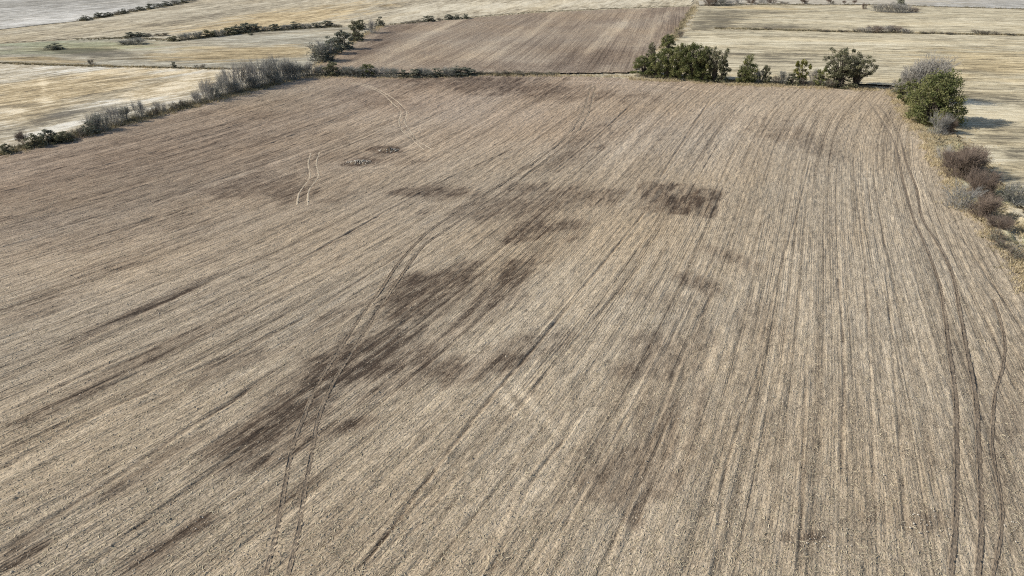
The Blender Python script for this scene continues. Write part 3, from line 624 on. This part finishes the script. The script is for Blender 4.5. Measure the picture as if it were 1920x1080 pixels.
# green clump and trees at the far right corner of the field
plant('green', 1208, 140, 36, 44, 'low bright green shrub at the left end of the green tree clump')
plant('green', 1230, 143, 46, 40, 'second bush from the left in the green tree clump')
plant('tree', 1250, 145, 56, 40, 'dark green tree third from the left in the green clump')
plant('tree', 1273, 147, 66, 46, 'fourth tree from the left in the green clump')
plant('tree', 1298, 149, 70, 50, 'tallest and broadest tree in the middle of the green clump')
plant('tree', 1318, 150, 64, 34, 'narrow tree right of the tallest one in the green clump')
plant('open', 1338, 152, 66, 44, 'thin-leaved grey-green tree near the right end of the green clump')
plant('olive', 1354, 153, 36, 32, 'small olive bush closing the green clump on its right')
plant('green', 1316, 152, 26, 40, 'low green bush in front of the tall trees of the green clump')
plant('green', 1253, 96, 32, 32, 'round dark green bush on the border behind the green clump')
plant('olive', 1220, 108, 25, 20, 'small grey-green bush left behind the green clump')
plant('low', 1274, 70, 12, 18, 'low brown bush up the border line behind the green clump')
plant('conetree', 1401, 155, 54, 42, 'cone shaped dark tree standing alone right of the green clump')
plant('green', 1392, 156, 30, 26, 'green bush at the left foot of the cone shaped tree')
plant('mixed', 1421, 156, 24, 20, 'grey thin shrub right beside the cone shaped tree')
plant('olive', 1434, 156, 30, 22, 'olive bush between the cone shaped tree and the young yellow-green tree')
plant('low', 1455, 158, 18, 26, 'low brown shrub left of the young yellow-green tree')
plant('mixed', 1470, 158, 26, 24, 'sparse shrub just left of the young yellow-green tree')
plant('olive', 1486, 159, 20, 26, 'low olive bush at the foot of the young yellow-green tree')
plant('yellow', 1502, 157, 46, 34, 'young yellow-green tree between the cone tree and the forked trees')
plant('grey', 1524, 158, 30, 22, 'thin grey leafless shrub right of the young yellow-green tree')
plant('low', 1512, 161, 14, 40, 'low brown scrub before the thin grey shrub')
plant('green', 1541, 161, 36, 30, 'bright green bush left of the forked open trees')
plant('open', 1574, 163, 74, 66, 'taller of the two open-crowned forked trees, leaning left')
plant('open', 1607, 164, 62, 68, 'wider of the two open-crowned forked trees, on the right')
plant('olive', 1578, 164, 34, 52, 'olive undergrowth bush between the forked trees')
plant('low', 1556, 164, 16, 40, 'low dark scrub under the taller forked tree')
# right hand group
plant('baretree', 1726, 194, 98, 88, 'bare grey tree rising behind the big green bushes on the right')
plant('baretree', 1704, 186, 68, 60, 'smaller bare grey tree left of the tall bare tree')
plant('green', 1690, 178, 32, 34, 'small green bush at the left end of the right hand group')
plant('green', 1712, 198, 50, 54, 'green bush in front of the bare grey trees')
plant('bigtree', 1752, 233, 102, 96, 'big round dark green tree casting shadows on the stubble')
plant('green', 1738, 224, 44, 48, 'lower green bush at the left foot of the big round tree')
plant('blue', 1762, 252, 42, 44, 'grey leafless shrub below the big round tree')
plant('thick', 1776, 250, 30, 36, 'brown shrub right of the grey shrub below the big round tree')
plant('grey', 1768, 300, 28, 44, 'pale grey bramble on the bank above the brown thicket')
plant('thick', 1806, 336, 62, 78, 'tall brown leafless shrub of the thicket on the right edge')
plant('thick', 1822, 322, 46, 52, 'brown leafless shrub behind the tallest of the thicket')
plant('thick', 1838, 370, 52, 62, 'dark shrub on the shaded side of the brown thicket')
plant('blue', 1804, 392, 50, 74, 'blue-grey leafless shrub in front of the brown thicket')
plant('thick', 1844, 408, 44, 56, 'small brown shrub at the lower end of the thicket')
plant('mixed', 1896, 382, 40, 58, 'olive-grey shrub at the right picture edge beside the ditch')
plant('thick', 1786, 316, 34, 46, 'low reddish-brown shrub at the upper end of the thicket')
plant('thick', 1872, 430, 26, 48, 'reddish-brown scrub on the bank just below the thicket')
plant('low', 1886, 470, 20, 40, 'dry brown bramble between the two low brambles on the bank')
plant('low', 1868, 452, 22, 40, 'low dark bramble on the washed-out bank')
plant('low', 1902, 488, 22, 44, 'low bramble at the picture edge below the ditch')
# lines of scrub in the far right fields
row_of([('low',1440,56,5,24),('low',1352,53,4,20),('low',1545,59,5,26),('low',1585,60,5,24),('low',1608,60,7,22),('grey',1624,61,12,24),('brown',1642,61,14,28),('grey',1660,61,15,28),('brown',1678,61,14,26),('grey',1694,62,10,22),('low',1704,62,8,18),('low',1740,63,5,26),('low',1775,64,5,26),('low',1835,64,9,22),('low',1852,64,8,20),('low',1868,65,7,20),('low',1895,66,5,24)],
  ('on the low scrub line across the right fields', 'from left on the right scrub line'), 'shrubs of the right scrub line')
row_of([('blue',1648,22,16,26),('grey',1666,23,21,30),('blue',1684,24,19,30),('grey',1700,24,17,28),('brown',1714,23,10,20),('dark',1688,18,20,20)],
  ('in the far thicket standing alone at top right', 'from left in the far right thicket'), 'shrubs of the far right thicket')
plant('brown', 1621, 17, 11, 13, 'small brown shrub just left of the far thicket at top right')
row_of([('brown',1332,10,16,24),('mixed',1350,10,14,26),('grey',1366,9,10,24),('grey',1385,7,9,22),('brown',1410,6,9,22),('grey',1430,6,8,22),('brown',1448,6,8,20),('low',1470,7,5,18),('sapling',1504,7,10,9),('brown',1511,7,8,10),('sapling',1553,7,10,9),('low',1560,7,6,8),('sapling',1583,8,8,7),('sapling',1603,8,9,8)],
  ('along the farthest border at top right', 'from left on the topmost right border'), 'shrubs of the farthest right border')

# ------------------------------------------------------------------ dry grass along the borders
def grass(name, pts, wid, n, h, mat, label, seed, clump=.7, side=0.):
    r = np.random.default_rng(seed); g = np.array([at(*p) for p in pts]); t = np.concatenate([[0], np.cumsum(np.hypot(*np.diff(g, axis=0).T))])
    nt_ = n//7; s = r.uniform(0, t[-1], nt_); cx = np.interp(s, t, g[:, 0]); cy = np.interp(s, t, g[:, 1])
    i = np.clip(np.searchsorted(t, s)-1, 0, len(t)-2); d = (g[i+1]-g[i]); d /= np.linalg.norm(d, axis=1)[:, None]
    off = r.normal(side, wid*.45, nt_)+wid*.9*(vn(s/4, s*0, seed)-.5); cx = cx+d[:, 1]*off; cy = cy-d[:, 0]*off
    kp = vn(s/2.5, s*0+.5, seed+1) > r.random(nt_)*clump*.9; cx, cy = cx[kp], cy[kp]
    sz = h*r.uniform(.45, 1.3, len(cx))
    cx = np.repeat(cx, 7)+r.normal(0, .13, 7*len(cx)); cy = np.repeat(cy, 7)+r.normal(0, .13, len(cx)); sz = np.repeat(sz, 7)*r.uniform(.6, 1.1, len(cx))
    m_ = len(cx); a = r.uniform(0, 6.283, m_); w = r.uniform(.025, .06, m_); cz = hgt(cx, cy)-.08
    le = r.normal(0, .35, (m_, 2))*sz[:, None]
    V = np.stack([np.stack([cx-np.cos(a)*w, cy-np.sin(a)*w, cz], -1), np.stack([cx+np.cos(a)*w, cy+np.sin(a)*w, cz], -1), np.stack([cx+le[:, 0], cy+le[:, 1], cz+sz], -1)], 1).reshape(-1, 3)
    obj(name, mesh(name, V, np.arange(3*m_).reshape(-1, 3), [mat], {'tint': np.repeat(r.random(m_), 3)}), label=label, cat='grass', kind='stuff')
FARH = [(560,147),(640,144),(760,146),(900,142),(1050,141),(1180,144)]
grass('dry_grass', [(0,290),(130,261),(250,229),(400,189),(470,170),(548,150)], 2.6, 15000, .55, G_DRY, 'strip of dry straw grass under the left hedge', 1)
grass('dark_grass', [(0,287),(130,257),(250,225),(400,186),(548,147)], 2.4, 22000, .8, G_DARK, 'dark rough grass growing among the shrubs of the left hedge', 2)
grass('dry_grass', FARH, 2.2, 9000, .55, G_DRY, 'dry straw grass along the far end of the tilled field', 3)
grass('dark_grass', [(575,142),(640,141),(760,143),(900,140),(1050,139.5)], 1.8, 8000, .8, G_DARK, 'dark grass standing for the shade under the far hedge', 4)  # dark blades put in for the shaded bank step
grass('dry_grass', [(1180,147),(1300,154),(1400,159),(1560,165),(1668,168)], 2.4, 14000, .65, G_DRY, 'tawny dry grass fringe before the green trees', 5)
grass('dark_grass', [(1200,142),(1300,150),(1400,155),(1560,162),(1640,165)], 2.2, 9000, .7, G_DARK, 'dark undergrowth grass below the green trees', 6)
grass('dry_grass', [(1668,168),(1696,200),(1712,224),(1738,264),(1763,302),(1795,362),(1830,410),(1868,442),(1920,505),(1990,600)], 2.0, 30000, .55, G_DRY, 'straw grass fringe along the right field edge', 7)
grass('dark_grass', [(1690,178),(1740,220),(1780,275),(1850,370),(1890,420),(1960,520)], 4.2, 8000, .45, G_DARK, 'rough mixed grass on the bank of the right thicket', 8)
grass('dry_grass', [(1700,180),(1765,240),(1800,290),(1870,380),(1930,450),(2010,560)], 5., 26000, .45, G_DRY, 'loose straw tufts on the washed-out bank at right', 9)
grass('dry_grass', [(0,118),(100,121.5),(250,125.5),(400,128.5),(575,132)], 1.8, 9000, .6, G_DRY, 'straw grass on the border above the pale stubble field', 10)
grass('dark_grass', [(0,119),(100,122.5),(250,126),(400,129),(500,130.5)], .8, 5000, .6, G_DARK, 'dark grass line on the border above the pale stubble field', 11)
grass('dry_grass', [(592,134),(600,117),(660,80),(715,48)], 2.0, 6000, .7, G_DRY, 'straw grass on the left border of the back field', 12)
grass('dark_grass', [(715,48),(840,36.5),(1000,23.5),(1150,16),(1300,11)], 1.0, 3500, .5, G_DARK, 'dark grass line on the upper border of the back field', 13)
grass('dry_grass', [(1304,12),(1292,30),(1272,58),(1258,78),(1232,95)], 2.2, 7000, .9, G_DRY, 'tall tawny grass between the back field and the right stubble', 14)
grass('dark_grass', [(1300,14),(1284,38),(1266,66),(1240,90)], 1.4, 4000, .9, G_DARK, 'dark grass along the tawny border', 15)
grass('dark_grass', [(1340,53.5),(1450,56),(1600,60),(1750,63),(1920,66)], 1.8, 9000, .8, G_DARK, 'brown grass line of the low scrub across the right fields', 16)
grass('dry_grass', [(1340,53),(1450,55.5),(1600,59.5),(1750,62.5),(1920,65.5)], 2.4, 9000, .7, G_DRY, 'straw grass line along the low scrub across the right fields', 17)
grass('dark_grass', [(1310,10),(1450,8),(1650,9),(1920,17)], 2., 7000, .8, G_DARK, 'brown grass line on the farthest border at right', 18)
grass('dark_grass', [(140,74),(240,72),(340,76),(500,58),(640,50)], 3., 9000, .8, G_DARK, 'dark grass under the far left hedgerow', 19)
grass('dark_grass', [(150,39),(230,25),(350,5)], 2., 5000, .9, G_DARK, 'dark grass under the farthest left hedgerow', 20)

# ------------------------------------------------------------------ stone heaps and loose stones in the field
def stone_mat():
    a = N('pale_stone'); tc = a.n('TexCoord').outputs['Object']; c = a.mix(a.noise(tc, (4, 4, 4), 3), (.30, .27, .22), (.58, .54, .47)); a.l(c, a.b.inputs['Base Color']); return a.m
M_STONE = stone_mat()
ICO = np.array([(0,0,1),(.9,0,.35),(.28,.85,.35),(-.72,.53,.35),(-.72,-.53,.35),(.28,-.85,.35),(.72,.53,-.4),(-.28,.85,-.4),(-.9,0,-.4),(-.28,-.85,-.4),(.72,-.53,-.4),(0,0,-1)])
ICF = np.array([(0,1,2),(0,2,3),(0,3,4),(0,4,5),(0,5,1),(1,6,2),(2,7,3),(3,8,4),(4,9,5),(5,10,1),(6,7,2),(7,8,3),(8,9,4),(9,10,5),(10,6,1),(11,7,6),(11,8,7),(11,9,8),(11,10,9),(11,6,10)])
def stones(P, S_, r):
    n = len(P); V = ICO[None]*(1+r.normal(0, .16, (n, 12, 1)))*S_[:, None, None]*r.uniform(.6, 1.2, (n, 1, 3))
    a = r.uniform(0, 6.28, n); c, s = np.cos(a)[:, None], np.sin(a)[:, None]
    V = np.stack([V[..., 0]*c-V[..., 1]*s, V[..., 0]*s+V[..., 1]*c, V[..., 2]*.75], -1)+P[:, None]
    return V.reshape(-1, 3), (np.arange(n)[:, None, None]*12+ICF[None]).reshape(-1, 3)
for hx, hy, wx, wy, lab, sd in ((674,305,4.6,2.6,'longer flat heap of stones and earth left of the pale wheel marks',3),(727,282,4.0,2.2,'shorter heap of stones and earth nearer the pale wheel marks',4)):
    r = np.random.default_rng(sd); x, y = at(hx, hy); z = float(hgt(x, y)); e = obj('stone_heap', None, loc=(x, y, z), label=lab, cat='stone heap', group='stone heaps in the tilled field')
    X, Y = np.meshgrid(np.linspace(-wx/2, wx/2, 40), np.linspace(-wy/2, wy/2, 26)); rr = np.sqrt((X/wx*2)**2+(Y/wy*2)**2)
    Z = np.clip(1.05-rr, -.15, 1)*(.25+.9*(vn(X/.5+sd*9, Y/.5, 91)))*.75-.05
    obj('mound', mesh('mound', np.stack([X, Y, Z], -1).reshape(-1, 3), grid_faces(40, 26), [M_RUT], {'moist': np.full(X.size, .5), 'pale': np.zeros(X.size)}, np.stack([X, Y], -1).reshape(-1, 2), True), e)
    n = 130; P = np.stack([r.normal(0, wx*.2, n), r.normal(0, wy*.2, n), np.zeros(n)], -1); q = np.clip(1.05-np.sqrt((P[:, 0]/wx*2)**2+(P[:, 1]/wy*2)**2), 0, 1); P[:, 2] = q*.5*r.uniform(.5, 1.1, n)+.02
    v, f_ = stones(P, r.uniform(.05, .19, n), r); obj('stones', mesh('stones', v, f_, [M_STONE]), e, kind='stuff')
r = np.random.default_rng(5); pp = []
for cx, cy, sx, sy, n in ((1745,990,30,18,26),(1525,1020,20,10,12),(1370,985,8,5,5),(1905,990,12,20,8),(1060,655,30,30,3),(1270,965,30,20,6),(960,760,500,200,60),(1500,800,300,200,50),(300,850,250,160,40)):
    for _ in range(n):
        a = r.normal(cx, sx), r.normal(cy, sy)
        if 500 < a[1] < 1079 and 0 < a[0] < 1919: pp.append(at(*a))
pp = np.array(pp); P = np.column_stack([pp, hgt(pp[:, 0], pp[:, 1])+.06]); v, f_ = stones(P, r.uniform(.03, .085, len(P)), r)
obj('loose_stones', mesh('loose_stones', v, f_, [M_STONE]), label='small pale stones scattered over the tilled field', cat='stones', kind='stuff')


# ------------------------------------------------------------------ clods and straw lying on the near part of the field
def on_field(n, y1, r, pw=1.6, dry=False):
    y = 30+(y1-30)*r.random(n)**pw; x = r.uniform(-1, 1, n)*(.74*(y*.9+17)+6); k = inside(MAIN, x, y); x, y = x[k], y[k]
    iy = np.clip(((y-14)/DV).round().astype(int), 0, len(vy)-1)
    j = np.array([np.searchsorted(XX[a], b) for a, b in zip(iy, x)]); j = np.clip(j, 0, XX.shape[1]-1)
    z = ZZ[iy, j]; k = RUTM[iy, j] < .3; k = k & (moist[iy, j] < .35) if dry else k; return x[k], y[k], z[k]
OCT = np.array([(1,0,0),(-1,0,0),(0,1,0),(0,-1,0),(0,0,1)]); OCF = np.array([(0,2,4),(2,1,4),(1,3,4),(3,0,4)])
r = np.random.default_rng(12); x, y, z = on_field(50000, 120, r); n = len(x)
k = vn(x/1.2, y/1.2, 95) > r.random(n)*.8; x, y, z = x[k], y[k], z[k]; n = len(x); sz = r.gamma(3., .010, n)+.022
a = r.uniform(0, 6.28, n); c_, s_ = np.cos(a), np.sin(a); V = OCT[None]*(sz[:, None]*r.uniform(.7, 1.3, (n, 5)))[..., None]
V = np.stack([V[..., 0]*c_[:, None]-V[..., 1]*s_[:, None], V[..., 0]*s_[:, None]+V[..., 1]*c_[:, None], V[..., 2]*.9], -1)+np.stack([x, y, z], -1)[:, None]
M_CLOD = leaf_mat('clod', (.20, .165, .125), (.44, .375, .285), 0.)
obj('soil_clods', mesh('soil_clods', V.reshape(-1, 3), (np.arange(n)[:, None, None]*5+OCF[None]).reshape(-1, 3), [M_CLOD], {'tint': np.repeat(r.random(n), 5)}), label='small clods of earth strewn over the near tilled field', cat='clods', kind='stuff')
x, y, z = on_field(60000, 120, r, dry=True); n = len(x); a = r.uniform(0, 6.28, n); l = r.uniform(.06, .19, n); w = r.uniform(.012, .022, n); t_ = r.normal(0, .3, n)
d = np.stack([np.cos(a), np.sin(a), t_*.6], -1)*l[:, None]; e = np.stack([-np.sin(a), np.cos(a), r.normal(0, .4, n)], -1)*w[:, None]; p = np.stack([x, y, z+.035], -1)
V = np.stack([p-d-e, p+d-e, p+d+e, p-d+e], 1)
M_STRAW = leaf_mat('straw', (.34, .28, .185), (.56, .485, .345), .1)
obj('chopped_straw', mesh('chopped_straw', V.reshape(-1, 3), np.arange(4*n).reshape(-1, 4), [M_STRAW], {'tint': np.repeat(r.random(n), 4)}), label='chopped straw bits lying over the near tilled field', cat='straw', kind='stuff')
